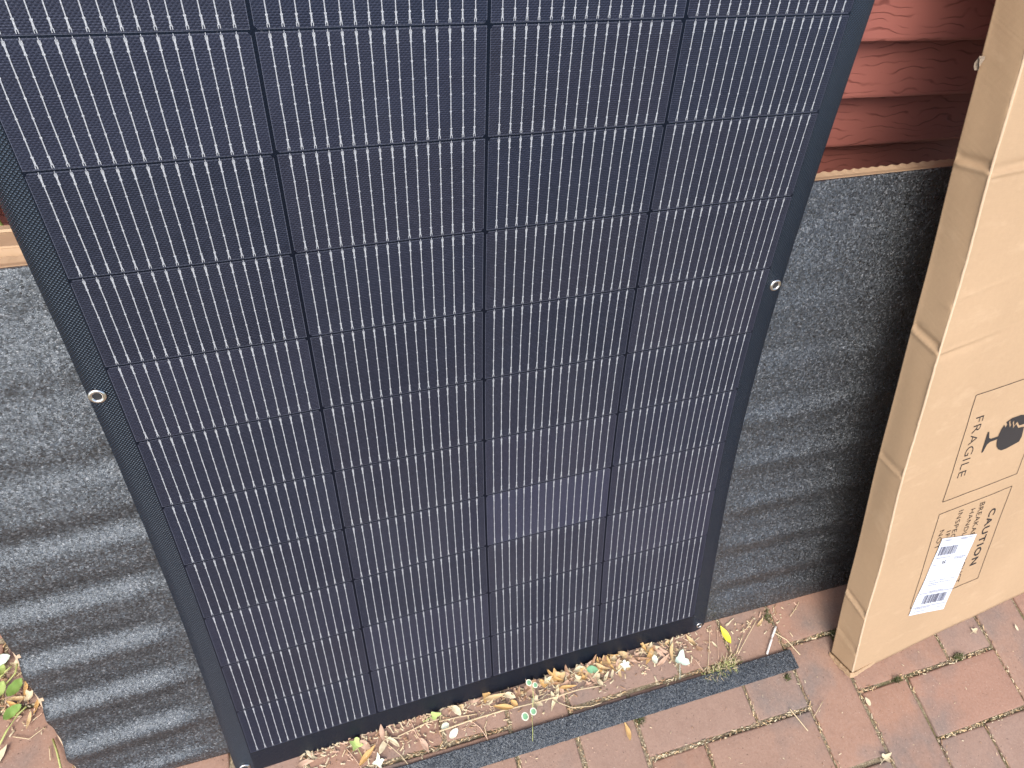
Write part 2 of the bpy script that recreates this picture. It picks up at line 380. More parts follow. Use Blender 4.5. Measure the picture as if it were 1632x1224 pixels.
# flat box behind the mat, ragged corrugated top edge showing
fb = empty('cardboard_box', (0, .12, 0), label='flat tan corrugated cardboard box leaning behind the black mat with its wavy top edge showing', cat='cardboard box')
of = Vector(fb.location)
T0, T1 = .0085, .047
vs = []; fs = []; nb = 420
for i in range(nb+1):
    x = XL+.06+(XR-XL-.09)*i/nb; tp = mat_top(x)-.0015
    wv = .0013*math.sin(x*2*math.pi/.016+2*noise.noise(Vector((x*14, 0, 0))))*max(.2, .5+noise.noise(Vector((x*9, 4, 0))))
    for (s, t) in ((0.022, T0), (tp-.001, T0), (tp, T0+.004), (tp-.0015, T0+.018), (tp+.001+wv, T1-.008+wv), (tp-.004+wv*.6, T1), (.022, T1)):
        vs.append(B0+EX*x+S_*s+N_*t-of)
for i in range(nb):
    for k in range(7): fs.append((i*7+k, i*7+(k+1) % 7, (i+1)*7+(k+1) % 7, (i+1)*7+k))
fs.append(tuple(range(7))); fs.append(tuple(nb*7+k for k in range(7)))
link('box_shell', recalc(mesh('box_shell', vs, fs, CARD2)), fb)
def slab(name, parent, o, ex, ey, ez, boxes, m, bev=0):
    me = frame_mesh(name, o-Vector(parent.location), ex, ey, ez, boxes, m)
    ob = link(name, me, parent)
    if bev:
        bm = bmesh.new(); bm.from_mesh(me); bmesh.ops.bevel(bm, geom=list(bm.edges), offset=bev, segments=2, affect='EDGES'); bm.to_mesh(me); bm.free()
    return ob
# second pale box behind at the left
tb = empty('cardboard_box', (-1.1, .2, 0), label='thick pale cardboard box standing behind the left end of the black mat', cat='cardboard box')
slab('box_shell', tb, B0, EX, S_, N_, [(-1.085, -.80, .07, .762, T1+.003, T1+.068)], CARD2, .002)
slab('lid_flap', tb, B0, EX, S_, N_, [(-1.087, -.799, .7625, .7655, T1+.055, T1+.071)], CREASE)

# ------------------------------------------------------------------ solar panel
RW = Matrix(((0.9994527, 0.0144465, -0.0297577), (0.0330759, -0.4242715, 0.9049308), (0.0004477, -0.9054198, -0.4245171)))
TO = Vector((-0.5391888, 0.2996038, 0.440277)); PH = .185
BEND = (-0.030671753618583538, -0.0004096620465912694, -0.0002004497667070823, -0.0021002978749594964, 0.00033343186697153333, -0.0007219326917429283, -0.0009046637364887182, 0.0008665082745835525)
b = BEND
def zf(X, Y):
    Yc = max(-2.9, Y)
    z = b[0]*Yc**2+b[1]*Yc**3+b[2]*X*Yc+b[3]*X**2+b[4]*X*Yc**2+b[5]*X**2*Yc+b[6]*X**3+b[7]*Yc**4
    if Y < Yc:
        h = .01; z2 = (lambda q: b[0]*q**2+b[1]*q**3+b[2]*X*q+b[3]*X**2+b[4]*X*q**2+b[5]*X**2*q+b[6]*X**3+b[7]*q**4)
        sl_ = (z2(Yc+h)-z2(Yc-h))/(2*h); z += sl_*(Y-Yc)
    return z
def dz(Y):
    Y = max(-2.9, Y); return 2*b[0]*Y+3*b[1]*Y**2+4*b[7]*Y**3
def shf(Y):
    return sum(.5*dz(Y*s/8.0)**2 for s in range(9))/9.0*Y
def surf0(X, Y): return RW @ Vector((X*PH, (Y-shf(Y))*PH, zf(X, Y)*PH)) + TO
def surf(X, Y, off=0.0):
    """panel point; off metres toward the viewer"""
    p = surf0(X, Y)
    if off:
        a = surf0(X+.01, Y)-surf0(X-.01, Y); c = surf0(X, Y+.01)-surf0(X, Y-.01)
        n = c.cross(a); n.normalize()
        if n.y > 0: n = -n
        p = p+n*off
    return p
sp = empty('solar_panel', (-.531, .055, 0), label='large thin flexible black solar panel leaning in front of the rubber mat', cat='solar panel')
PO = Vector(sp.location)
ROW = BEND and .5024159
NR = 15; YT = (10-NR)*ROW-5*ROW+0   # top of cell field
yb = 5*ROW; yt = yb-NR*ROW
XM, YB_, YT_ = 2.135, yb+.222, yt-.222
# sheet (front and back surfaces)
ncx, ncy = 90, 120; rad = .11
def ext(Y):
    e = XM
    for yc, sg in ((YB_, 1), (YT_, -1)):
        d = (yc-Y)*sg
        if d < rad: e = XM-rad+math.sqrt(max(0, rad*rad-(rad-d)**2))
    return e
ys = []
for j in range(ncy+1):
    t = j/ncy; ys.append(YT_+(YB_-YT_)*t)
ys += [YB_-rad*q for q in (.02, .08, .2, .4, .6, .8)]+[YT_+rad*q for q in (.02, .08, .2, .4, .6, .8)]; ys.sort()
xs = sorted(set([-1+2*i/ncx for i in range(ncx+1)]+[sg*(1-q) for sg in (-1, 1) for q in (.0012, .003, .006, .009, .012, .016, .020, .025, .030, .036)])); ncx = len(xs)-1
vs = []; sheetuv = []
for off in (0.0, -.0022):
    for Y in ys:
        e = ext(Y)
        for t in xs:
            X = t*e
            roll = max(0, (abs(X)-(XM-.070))/.070)     # the soft rim rolls back a touch
            rl = (.0066 if X < 0 else .0012)*roll**2*(1 if Y < 1 else max(.45, 1-.4*(Y-1)))*(1+.12*noise.noise(Vector((Y*3, 0, 0))))
            vs.append(surf(X, Y, off-rl)-PO); sheetuv.append((X*PH, Y*PH))
nxx = ncx+1; nyy = len(ys); half = nxx*nyy; fs = []
for j in range(nyy-1):
    for i in range(ncx):
        q = j*nxx+i; fs.append((q, q+1, q+nxx+1, q+nxx)); fs.append((half+q, half+q+nxx, half+q+nxx+1, half+q+1))
    fs.append((j*nxx, (j+1)*nxx, half+(j+1)*nxx, half+j*nxx)); fs.append((j*nxx+ncx, half+j*nxx+ncx, half+(j+1)*nxx+ncx, (j+1)*nxx+ncx))
for i in range(ncx):
    fs.append((i, half+i, half+i+1, i+1)); q = (nyy-1)*nxx+i; fs.append((q, q+1, half+q+1, half+q))
me = recalc(mesh('backing_sheet', vs, fs, BACK, True)); uvset(me, lambda i: sheetuv[i], 'sheet'); link('backing_sheet', me, sp)
# cells and their ribbons
CW, CH = .1818/PH, .0912/PH; cham = .0022/PH
def add_strip(V, F, UVS, org, x, y0, y1, w0, w1, off, x1=None):
    """ribbon in cell metres"""
    if x1 is None: x1 = x
    k = len(V)
    for (xx, yy, ww) in ((x, y0, w0), (x1, y1, w1)):
        for s in (-1, 1):
            X = org[0]+(xx+s*ww/2)/PH; Y = org[1]+yy/PH
            V.append(surf(X, Y, off)-PO); UVS.append((X*PH, Y*PH))
    F.append((k, k+1, k+3, k+2))
r0 = NR-11      # rows above the frame
for c in range(4):
    for r in range(NR):
        org = (c-2+(1-CW)/2, yt+r*ROW+(ROW-CH)/2)
        topc = c % 2 == 0
        V = []; F = []; UC = []; US = []
        gx, gy = 4, 6
        for j in range(gy+1):
            for i in range(gx+1):
                fx, fy = i/gx, j/gy; X = org[0]+fx*CW; Y = org[1]+fy*CH
                V.append(surf(X, Y, .00025)-PO); UC.append((fx*CW*PH, fy*CH*PH)); US.append((X*PH, Y*PH))
        F = [(j*(gx+1)+i, j*(gx+1)+i+1, (j+1)*(gx+1)+i+1, (j+1)*(gx+1)+i) for j in range(gy) for i in range(gx)]
        # chamfered corners on the outer side of each half cell
        jr = 0 if topc else gy
        for i, sx_ in ((0, 1), (gx, -1)):
            idx = jr*(gx+1)+i; fi = [k for k, f in enumerate(F) if idx in f][0]; f = list(F[fi])
            cx0 = org[0]+(0 if i == 0 else CW); cy0 = org[1]+(0 if topc else CH); sy = 1 if topc else -1
            pa = (cx0+sx_*cham, cy0); pb = (cx0, cy0+sy*cham*1.2); ids = []
            for (X, Y) in (pa, pb):
                V.append(surf(X, Y, .00025)-PO); UC.append(((X-org[0])*PH, (Y-org[1])*PH)); US.append((X*PH, Y*PH)); ids.append(len(V)-1)
            pos = f.index(idx); prv = f[pos-1]
            # order the two new corners so the ring stays simple
            same_row = (prv//(gx+1)) == jr
            f[pos:pos+1] = [ids[0], ids[1]] if same_row else [ids[1], ids[0]]
            F[fi] = tuple(f)
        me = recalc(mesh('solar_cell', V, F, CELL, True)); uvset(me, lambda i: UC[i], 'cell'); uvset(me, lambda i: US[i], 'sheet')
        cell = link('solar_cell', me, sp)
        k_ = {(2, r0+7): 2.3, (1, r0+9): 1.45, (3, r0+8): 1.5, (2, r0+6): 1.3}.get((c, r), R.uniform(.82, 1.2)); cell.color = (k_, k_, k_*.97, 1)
        V = []; F = []; US = []
        H_ = CH*PH; pitch = .01078; x0 = (CW*PH-15*pitch)/2
        OF = .0006
        for k in range(16):
            x = x0+k*pitch+R.uniform(-.00022, .00022)
            jx = [x+R.uniform(-.00015, .00015) for _ in range(7)]
            # solder pads: a fork at each end, a dot every 14 mm between
            for (ya, sg) in ((0, 1), (H_, -1)):
                for s in (-1, 1): add_strip(V, F, US, org, x+s*.00075, ya+sg*.0012, ya+sg*.0042, .00055, .00070, OF)
                add_strip(V, F, US, org, x, ya+sg*.0036, ya+sg*.0100, .0013+R.uniform(0, .0004), .0012, OF)
            dots = [.0101+i*(H_-.0202)/5 for i in range(6)]
            for i in range(5): add_strip(V, F, US, org, jx[i], dots[i], dots[i+1], .00080+.00012*R.random(), .00084, OF+.00005, jx[i+1])
            for i, dy in enumerate(dots):
                w = .0020 if i in (0, 5) else .0017
                yy = dy+R.uniform(-.0004, .0004)
                add_strip(V, F, US, org, jx[i], yy-.0006, yy+.0006, w, w, OF+.0001)
            # the wire dipping into the gap to the next cell
            if r > 0: add_strip(V, F, US, org, x, -.0008, .0036, .00045, .0007, OF)
        me = recalc(mesh('busbar_ribbons', V, F, BUS)); uvset(me, lambda i: US[i], 'sheet')
        o = link('busbar_ribbons', me, cell); o['kind'] = 'stuff'
# eyelets
def ring_mesh(name, r0, r1, h, m, seg=32, inner=True):
    prof = [(r1, 0), (r1*.985, h*.5), (r1*.93, h*.85), ((r0+r1)/2, h), (r0*1.08, h*.8), (r0, h*.3), (r0*.96, -.003)]
    vs = [(a*math.cos(2*math.pi*i/seg), a*math.sin(2*math.pi*i/seg), z) for i in range(seg) for (a, z) in prof]
    n = len(prof); fs = [(i*n+k, ((i+1) % seg)*n+k, ((i+1) % seg)*n+k+1, i*n+k+1) for i in range(seg) for k in range(n-1)]
    return recalc(mesh(name, vs, fs, m, True))
def disc_mesh(name, r, z, m, seg=24):
    return mesh(name, [(r*math.cos(2*math.pi*i/seg), r*math.sin(2*math.pi*i/seg), z) for i in range(seg)], [tuple(range(seg))], m)
RG = ring_mesh('eyelet', .0041, .0080, .0021, STEEL); RGS = ring_mesh('eyelet', .0034, .0058, .0016, STEEL)
DS = disc_mesh('eyelet_hole', .0042, .0004, DARKHOLE)
for (X, Y, big) in ((-2.079, -.845, 1), (2.0745, -.868, 1), (2.068, 2.66, 0), (-2.065, 2.655, 1), (-2.07, -4.4, 1), (2.07, -4.4, 1)):
    p = surf(X, Y, 0.0003); a = (surf0(X+.01, Y)-surf0(X-.01, Y)).normalized(); n = (surf(X, Y, .01)-surf(X, Y, 0)).normalized(); c = n.cross(a)
    e = link('eyelet', RG if big else RGS, sp); e.matrix_local = Matrix.Translation(p-PO) @ Matrix((a, c, n)).transposed().to_4x4()
    h = link('eyelet_hole', DS, e)

# ------------------------------------------------------------------ tall cardboard box at right
D0 = Vector((.0868, -.0734, .025)); BE = Vector((.9951, .0984, 0)).normalized(); BD = Vector((-.052, .5258, .849)).normalized()
BD = (BD-BE*BD.dot(BE)).normalized(); BN = BE.cross(BD)
if BN.y < 0: BN = -BN         # points away from the viewer
cb = empty('cardboard_box', (.09, -.05, 0), label='tall narrow brown cardboard box with FRAGILE and CAUTION print leaning at the right', cat='cardboard box')
CO = Vector(cb.location)
BW, BT, BL = .62, .048, 1.16
def gauss(x, c, w): return math.exp(-((x-c)/w)**2)
def edge_shift(d):      # lateral wander of the front left edge
    return -.0045*gauss(d, .62, .10)-.0090*gauss(d, .42, .13)-.0050*gauss(d, .14, .1)-.0030*gauss(d, .85, .08)
def fdisp(e_, d):       # outward (towards viewer) relief of the front face
    h = 0
    h += .0020*gauss(d, .6255+e_*.10, .0028)*max(0, 1-e_/.13)       # raised crease
    h -= .0024*gauss(d, .6200+e_*.10, .006)*max(0, 1-e_/.13)
    h += .0026*gauss(d, .852+e_*.02, .0025)-.0032*gauss(d, .860+e_*.02, .005)*(.35+.65*min(1, max(0, (e_-.012)/.05)))
    h += .0009*gauss(d, .415+e_*.25, .002)*max(0, 1-e_/.09)+.0007*gauss(d, .440+e_*.22, .002)*max(0, 1-e_/.06)
    h += .0009*gauss(d, .700+e_*.12, .003)*max(0, 1-e_/.16)
    h += .0016*noise.noise(Vector((e_*7, d*6, 0)))+.0005*noise.noise(Vector((e_*30, d*22, 3)))
    return h
def sdisp(t, d):        # relief of the narrow left face, outward to -BE
    h = .0012*noise.noise(Vector((t*30, d*8, 5)))
    for (c, a, sk_) in ((.625, .0026, .35), (.855, .0022, .1), (.4255, .0012, .2), (.137, .0024, .35), (.047, .0018, .3)):
        h += a*gauss(d, c+sk_*t, .003)-a*1.1*gauss(d, c+.008+sk_*t, .005)
    h += .0010*gauss(d, .69, .004)*min(1, max(0, 1-t/.02))
    return h
ds = []
d = 0.0
while d < BL:
    ds.append(d); d += .0022 if any(abs(d-c) < .03 for c in (.62, .86, .425, .137, .70)) else .006
ds.append(BL)
def front(e_, d): return D0+BE*(e_+edge_shift(d)*max(0, 1-e_/.10))+BD*d-BN*fdisp(e_, d)*min(1, .25+e_/.004)
def grid_part(name, parent, O_, pts_rows, m, smooth=True):
    V = [p-O_ for row in pts_rows for p in row]; w = len(pts_rows[0])
    F = [(j*w+i, j*w+i+1, (j+1)*w+i+1, (j+1)*w+i) for j in range(len(pts_rows)-1) for i in range(w-1)]
    return V, F
es = [0, .0015, .004, .008, .014]+[.02+i*.008 for i in range(int(.6/.008)+1)]
es[-1] = BW
ts = [0, .0012, .004, .008, .014, .02, .026, .032, .038, .043, .0465, BT]
rows = []
for d in ds:
    row = []
    sh = edge_shift(d)
    for t in reversed(ts): row.append(D0+BE*(sh*(1-.45*t/BT))+BD*d+BN*t-BE*sdisp(t, d)*min(1, .2+t/.004, .2+(BT-t)/.004))
    row[-1] = row[-1]+(BE*.0009+BN*.0009)      # soft corner
    row[-1] = row[-1]
    fr = [front(e_, d) for e_ in es]; fr[0] = row[-1]*.4+fr[0]*.6
    row = row[:-1]+fr
    row.append(D0+BE*BW+BD*d+BN*BT)
    rows.append(row)
V, F = grid_part('box_body', cb, CO, rows, CARD)
w = len(rows[0])
for j in range(len(rows)-1): F.append((j*w+w-1, j*w, (j+1)*w, (j+1)*w+w-1))
F.append(tuple(range(w))); F.append(tuple((len(rows)-1)*w+i for i in range(w)))
me = recalc(mesh('box_body', V, F, CARD, True)); link('box_body', me, cb)
# worn pale ridge along the front left edge
V = []; F = []
dd = [i*.004 for i in range(int(BL/.004))]
for i, d in enumerate(dd):
    c = D0+BE*(edge_shift(d))+BD*d
    wd_ = .0016+.0007*noise.noise(Vector((d*40, 3, 0)))
    c = c+BE*.0006*noise.noise(Vector((d*70, 0, 0)))
    for q in ((-.0002-.0004, wd_*.8), (-.0006, .0004), (.0002, -.0007), (wd_, -.0006-0)): V.append(c+BE*q[0]+BN*q[1]-CO)
for i in range(len(dd)-1):
    for k in range(3): F.append((i*4+k, i*4+k+1, (i+1)*4+k+1, (i+1)*4+k))
link('worn_edge', recalc(mesh('worn_edge', V, F, CREASE, True)), cb)
# crushed flaps at the foot
for k, (dl, out_, s) in enumerate(((-.001, .0016, 0), (-.006, .0002, 1), (-.011, -.0016, 2))):
    V = []; F = []
    n = 40; hh = .0055
    path = [(-BT+ .004, 1)] 
    pts = []
    for i in range(14): pts.append(('s', BT-BT*i/13))
    for i in range(1, 31): pts.append(('f', .07*(i/30)**1.3))
    for i, (kind, q) in enumerate(pts):
        j = .0012*noise.noise(Vector((i*.5, s*7.1, 0)))
        cen = max(0, 1-abs(i-13)/9.0)
        if kind == 's': c = D0+BN*q-BE*(out_+j+.0012)+BE*edge_shift(0)
        else: c = D0+BE*q-BN*((out_*.6+j+.0004)*(1-q/.07) - .0022*(q/.07)**2)+BD*.0035*(q/.07)
        lo = dl*(1 if kind == 's' else max(.0, 1-q*14)) + .003*noise.noise(Vector((i*.8, s*3.3, 2)))*(.3+cen)
        c = c+BD*lo
        nrm = (-BE if kind == 's' else -BN)
        V += [c-CO, c+BD*hh-CO, c+BD*hh+nrm*.0013-CO, c+nrm*.0018-CO]
    m_ = len(pts)
    for i in range(m_-1):
        for q in range(4): F.append((i*4+q, i*4+(q+1) % 4, (i+1)*4+(q+1) % 4, (i+1)*4+q))
    link('bottom_flap', recalc(mesh('bottom_flap', V, F, CARD)), cb)
# torn scrap on the left face near the top
V = []; F = []
P_ = D0+BD*.968+BN*.046-BE*.002
for i in range(5):
    for j in range(5):
        V.append(P_+BN*(.002-.0016*i+.001*R.random())+BD*(j*.0035-.008+.001*R.random())-BE*(.0022+.0025*math.sin(i*1.9+j)+.001*R.random())-CO)
F = [(i*5+j, i*5+j+1, (i+1)*5+j+1, (i+1)*5+j) for i in range(4) for j in range(4)]
link('torn_scrap', mesh('torn_scrap', V, F, simple('torn_paper', (.24, .19, .14), .9)), cb)

# print on the front face: (e,d) -> surface point lifted slightly
def fp(e_, d, lift=.0006): return front(e_, d)-BN*lift-CO
def print_quads(name, quads, m, lift=.0006, sub=10):
    V = []; F = []
    for q in quads:
        n = sub
        k = len(V)
        for i in range(n+1):
            t = i/n
            for (pa, pb) in ((q[0], q[1]), (q[3], q[2])):
                V.append(fp(pa[0]+(pb[0]-pa[0])*t, pa[1]+(pb[1]-pa[1])*t, lift))
        for i in range(n): F.append((k+2*i, k+2*i+2, k+2*i+3, k+2*i+1))
    return link(name, recalc(mesh(name, V, F, m)), cb)
def lineq(a, c, w=.0011):
    dx, dy = c[0]-a[0], c[1]-a[1]; L = math.hypot(dx, dy); nx_, ny_ = -dy/L*w/2, dx/L*w/2
    return [(a[0]+nx_, a[1]+ny_), (c[0]+nx_, c[1]+ny_), (c[0]-nx_, c[1]-ny_), (a[0]-nx_, a[1]-ny_)]
def rectlines(p): return [lineq(p[i], p[(i+1) % 4]) for i in range(4)]
print_quads('fragile_frame', rectlines([(.0970, .5374), (.2635, .5374), (.2635, .3455), (.0985, .3455)]), BROWNINK)
print_quads('caution_frame', rectlines([(.1002, .3200), (.2640, .3200), (.2815, .1135), (.1046, .1135)][:2]+[(.2650, .1140), (.1010, .1140)]), BROWNINK)
def text_part(name, txt, e0, d_start, length, cap, m, bold=0.0, space=1.0, lift=.0006, slope=0.0):
    cu = bpy.data.curves.new(name, 'FONT'); cu.body = txt; cu.size = 1; cu.offset = bold; cu.space_character = space; cu.resolution_u = 3
    ob = bpy.data.objects.new('tmp', cu); COL.objects.link(ob); bpy.context.view_layer.update()
    me = bpy.data.meshes.new_from_object(ob); bpy.data.objects.remove(ob)
    xs_ = [v.co.x for v in me.vertices]; ys_ = [v.co.y for v in me.vertices]
    x0, x1 = min(xs_), max(xs_); y0, y1 = min(ys_), max(ys_)
    for v in me.vertices:
        u_ = (v.co.x-x0)/(x1-x0)*length; w_ = (v.co.y-y0)/(y1-y0)*cap
        v.co = fp(e0+w_+slope*u_, d_start-u_, lift)
    me.materials.clear(); me.materials.append(m); me.name = name
    return link(name, me, cb)
text_part('fragile_lettering', 'FRAGILE', .1135, .4950, .1085, .0165, INK, -.014, 1.08)
text_part('caution_lettering', 'CAUTION', .2285, .2835, .1265, .0160, INK, .016, 1.15)
text_part('notice_lettering', 'BREAKABLE PRODUCT', .1950, .3090, .1830, .0112, BROWNINK, -.006, 1.05, .0006, .045)
text_part('notice_lettering', 'HANDLE', .1770, .3020, .066, .0098, BROWNINK, -.01, 1.1)
text_part('notice_lettering', 'INSPECT', .1475, .3095, .072, .0105, BROWNINK, -.01, 1.1)
text_part('notice_lettering', 'IF', .1335, .2720, .013, .0092, BROWNINK, -.01, 1.1)
text_part('notice_lettering', 'NOT', .1150, .2805, .040, .0102, BROWNINK, -.01, 1.1)
def poly_part(name, polys, m):
    V = []; F = []
    for pl in polys:
        k = len(V); V += [fp(a_, c_, .0007) for (a_, c_) in pl]; F.append(tuple(range(k, k+len(pl))))
    me = recalc(mesh(name, V, F, m)); bm = bmesh.new(); bm.from_mesh(me); bmesh.ops.triangulate(bm, faces=bm.faces); bm.to_mesh(me); bm.free()
    return link(name, me, cb)
cl = .4405                       # centre line of the glass symbol, base to the left, bowl to the right
foot = [(.1514, cl+.0185), (.1545, cl+.0185), (.1590, cl+.006), (.1640, cl+.0028), (.1810, cl+.0026), (.1810, cl-.0026), (.1640, cl-.0028), (.1590, cl-.006), (.1545, cl-.0185), (.1514, cl-.0185)]
bowl = [(.1800, cl), (.1803, cl+.0070), (.1822, cl+.0150), (.1858, cl+.0215), (.1905, cl+.0150), (.1955, cl+.0235), (.2010, cl+.0120), (.2055, cl+.0195), (.2100, cl+.0080), (.2150, cl+.0140), (.2235, cl+.0045), (.2300, cl+.0040), (.2372, cl+.0030), (.2400, cl-.0160), (.2372, cl-.0245), (.2100, cl-.0290), (.1990, cl-.0290), (.1900, cl-.0240), (.1840, cl-.0170), (.1806, cl-.0080)]
shard = [(.1885, cl+.0250), (.1935, cl+.0195), (.1965, cl+.0265), (.2025, cl+.0160), (.2065, cl+.0235), (.2110, cl+.0125), (.2155, cl+.0185), (.2240, cl+.0090), (.2360, cl+.0085), (.2372, cl+.0245), (.2200, cl+.0290), (.2000, cl+.0290)]
poly_part('broken_glass_symbol', [foot, bowl, shard], INK)
# shipping label, stuck on askew
LQ = [(.1269, .2608), (.2151, .2365), (.1965, .0684), (.1017, .0968)]
LO, LX, LY = Vector((LQ[0][0], LQ[0][1])), Vector((LQ[1][0]-LQ[0][0], LQ[1][1]-LQ[0][1])), Vector((LQ[3][0]-LQ[0][0], LQ[3][1]-LQ[0][1]))
def lp(u_, v_):     # label coordinates 0..1
    a_ = Vector(LQ[0]).lerp(Vector(LQ[1]), u_); c_ = Vector(LQ[3]).lerp(Vector(LQ[2]), u_); q = a_.lerp(c_, v_); return (q.x, q.y)
V = []; F = []
for j in range(9):
    for i in range(9):
        p = lp(i/8, j/8); V.append(fp(p[0], p[1], .0012+.0003*math.sin(j*1.7)))
F = [(j*9+i, j*9+i+1, (j+1)*9+i+1, (j+1)*9+i) for j in range(8) for i in range(8)]
F += [] 
lab = link('shipping_label', recalc(mesh('shipping_label', V, F, PAPER, True)), cb); tag(lab, 'white shipping label with two barcodes stuck askew over the caution print')
def lab_part(name, rects, m):
    V = []; F = []
    for (u0, v0, u1, v1) in rects:
        k = len(V)
        for (u_, v_) in ((u0, v0), (u1, v0), (u1, v1), (u0, v1)):
            p = lp(u_, v_); V.append(fp(p[0], p[1], .0019))
        F.append((k, k+1, k+2, k+3))
    o = link(name, recalc(mesh(name, V, F, m)), lab); return o
def bars(u0, u1, v0, v1, n, vert):
    out_ = []; t = 0
    rr = random.Random(n)
    ws = [rr.choice((1, 1, 2, 3)) for _ in range(n*2)]; tot = sum(ws); acc = 0
    for i, w_ in enumerate(ws):
        a_, c_ = acc/tot, (acc+w_)/tot; acc += w_
        if i % 2 == 0:
            out_.append((u0+(u1-u0)*a_, v0, u0+(u1-u0)*c_, v1) if vert else (u0, v0+(v1-v0)*a_, u1, v0+(v1-v0)*c_))
    return out_
lab_part('barcode', bars(.06, .58, .105, .215, 26, True), GREYINK)
lab_part('barcode', bars(.22, .88, .745, .865, 20, True), GREYINK)
lab_part('ruled_line', [(.02, .708, .98, .7125), (.03, .897, .97, .9015)], GREYINK)
txt = []
for (v_, u0, u1) in ((.018, .1, .3), (.03, .12, .25), (.018, .55, .9), (.03, .55, .75), (.245, .05, .45), (.262, .6, .95), (.28, .6, .9), (.335, .05, .15), (.545, .12, .35), (.545, .45, .62), (.545, .7, .9), (.575, .15, .85), (.6, .15, .5), (.69, .3, .7), (.915, .1, .5), (.94, .75, .92), (.955, .1, .45)):
    u_ = u0
    while u_ < u1:
        l_ = R.uniform(.015, .05); txt.append((u_, v_, min(u_+l_, u1), v_+.008)); u_ += l_+.012
lab_part('small_print', txt, LIGHTINK)['kind'] = 'stuff'
text = [(.30, .295, .33, .305), (.30, .295, .31, .33), (.30, .32, .40, .328), (.36, .295, .37, .328), (.36, .295, .40, .303)]
lab_part('bold_mark', text, INK)

# ------------------------------------------------------------------ loose strip of the same mat on the pavement
A1, A2, A3, A4 = Vector((.0048, -.008, 0)), Vector((.0064, -.0394, 0)), Vector((-.5739, -.0442, 0)), Vector((-.699, -.0108, 0))
sx_ = (A1-A4).normalized(); wdt = .0325
st = empty('rubber_strip', (-.5, -.025, .0), label='long narrow offcut strip of black rubber mat lying on the bricks', cat='rubber strip')
SO = Vector(st.location); V = []; F = []; n = 260
sy_ = Vector((-sx_.y, sx_.x, 0))
Lx = 1.25
for i in range(n+1):
    u_ = -Lx*i/n; j1 = .0006*noise.noise(Vector((u_*90, 0, 0))); j2 = .0006*noise.noise(Vector((u_*90, 9, 0)))
    lift = .0012+.0012*noise.noise(Vector((u_*5, 1, 1)))
    for (q, z) in ((j1, 0), (j1, .0042), (-wdt*.33, .0045), (-wdt*.66, .0045), (-wdt+j2, .0042), (-wdt+j2, 0)):
        V.append(A1+sx_*u_+sy_*q+Vector((0, 0, z+lift))+Vector((.0018*(-q/wdt) if i == 0 else 0, 0, 0))-SO)
for i in range(n):
    for k in range(6): F.append((i*6+k, i*6+(k+1) % 6, (i+1)*6+(k+1) % 6, (i+1)*6+k))
F.append(tuple(range(6))); F.append(tuple(n*6+k for k in range(6)))
link('strip_body', recalc(mesh('strip_body', V, F, STRIP)), st)

# ------------------------------------------------------------------ leaves, twigs, weeds
def leafmat(name, c, c2, trans=.25):
    g = N(name); p = g.obj(); n1 = g.noise(p, 90, 3)
    g.out(g.mix(n1, (*c, 1), (*c2, 1)), .6, g.bump(g.noise(p, 260, 2), .4, .0006), spec=.3); return g.m
DRY = [leafmat('dry_leaf_tan', (.50, .34, .16), (.66, .50, .29)), leafmat('dry_leaf_orange', (.56, .33, .12), (.68, .46, .20)),
       leafmat('dry_leaf_pink', (.48, .30, .20), (.62, .44, .32)), leafmat('dry_leaf_brown', (.28, .16, .09), (.44, .28, .17)), leafmat('dry_leaf_cream', (.55, .46, .28), (.70, .62, .44))]
YEL = leafmat('yellow_leaf', (.78, .70, .03), (.80, .74, .12)); PALE = leafmat('pale_green_leaf', (.48, .62, .48), (.66, .76, .66)); GRN = leafmat('green_leaf', (.16, .30, .06), (.30, .45, .12))
LGR = leafmat('lime_leaf', (.36, .50, .12), (.52, .62, .24)); RIM = leafmat('cream_leaf_rim', (.72, .76, .56), (.80, .82, .66)); BLG = leafmat('blue_green_leaf', (.14, .33, .17), (.22, .42, .24))
MOSS = leafmat('olive_moss', (.06, .085, .02), (.12, .14, .045))
STRAW = leafmat('dry_straw', (.55, .42, .24), (.70, .58, .38)); STEM = leafmat('green_stem', (.40, .45, .14), (.5, .52, .22)); WHITE = leafmat('peeled_stick', (.78, .74, .66), (.84, .80, .74))
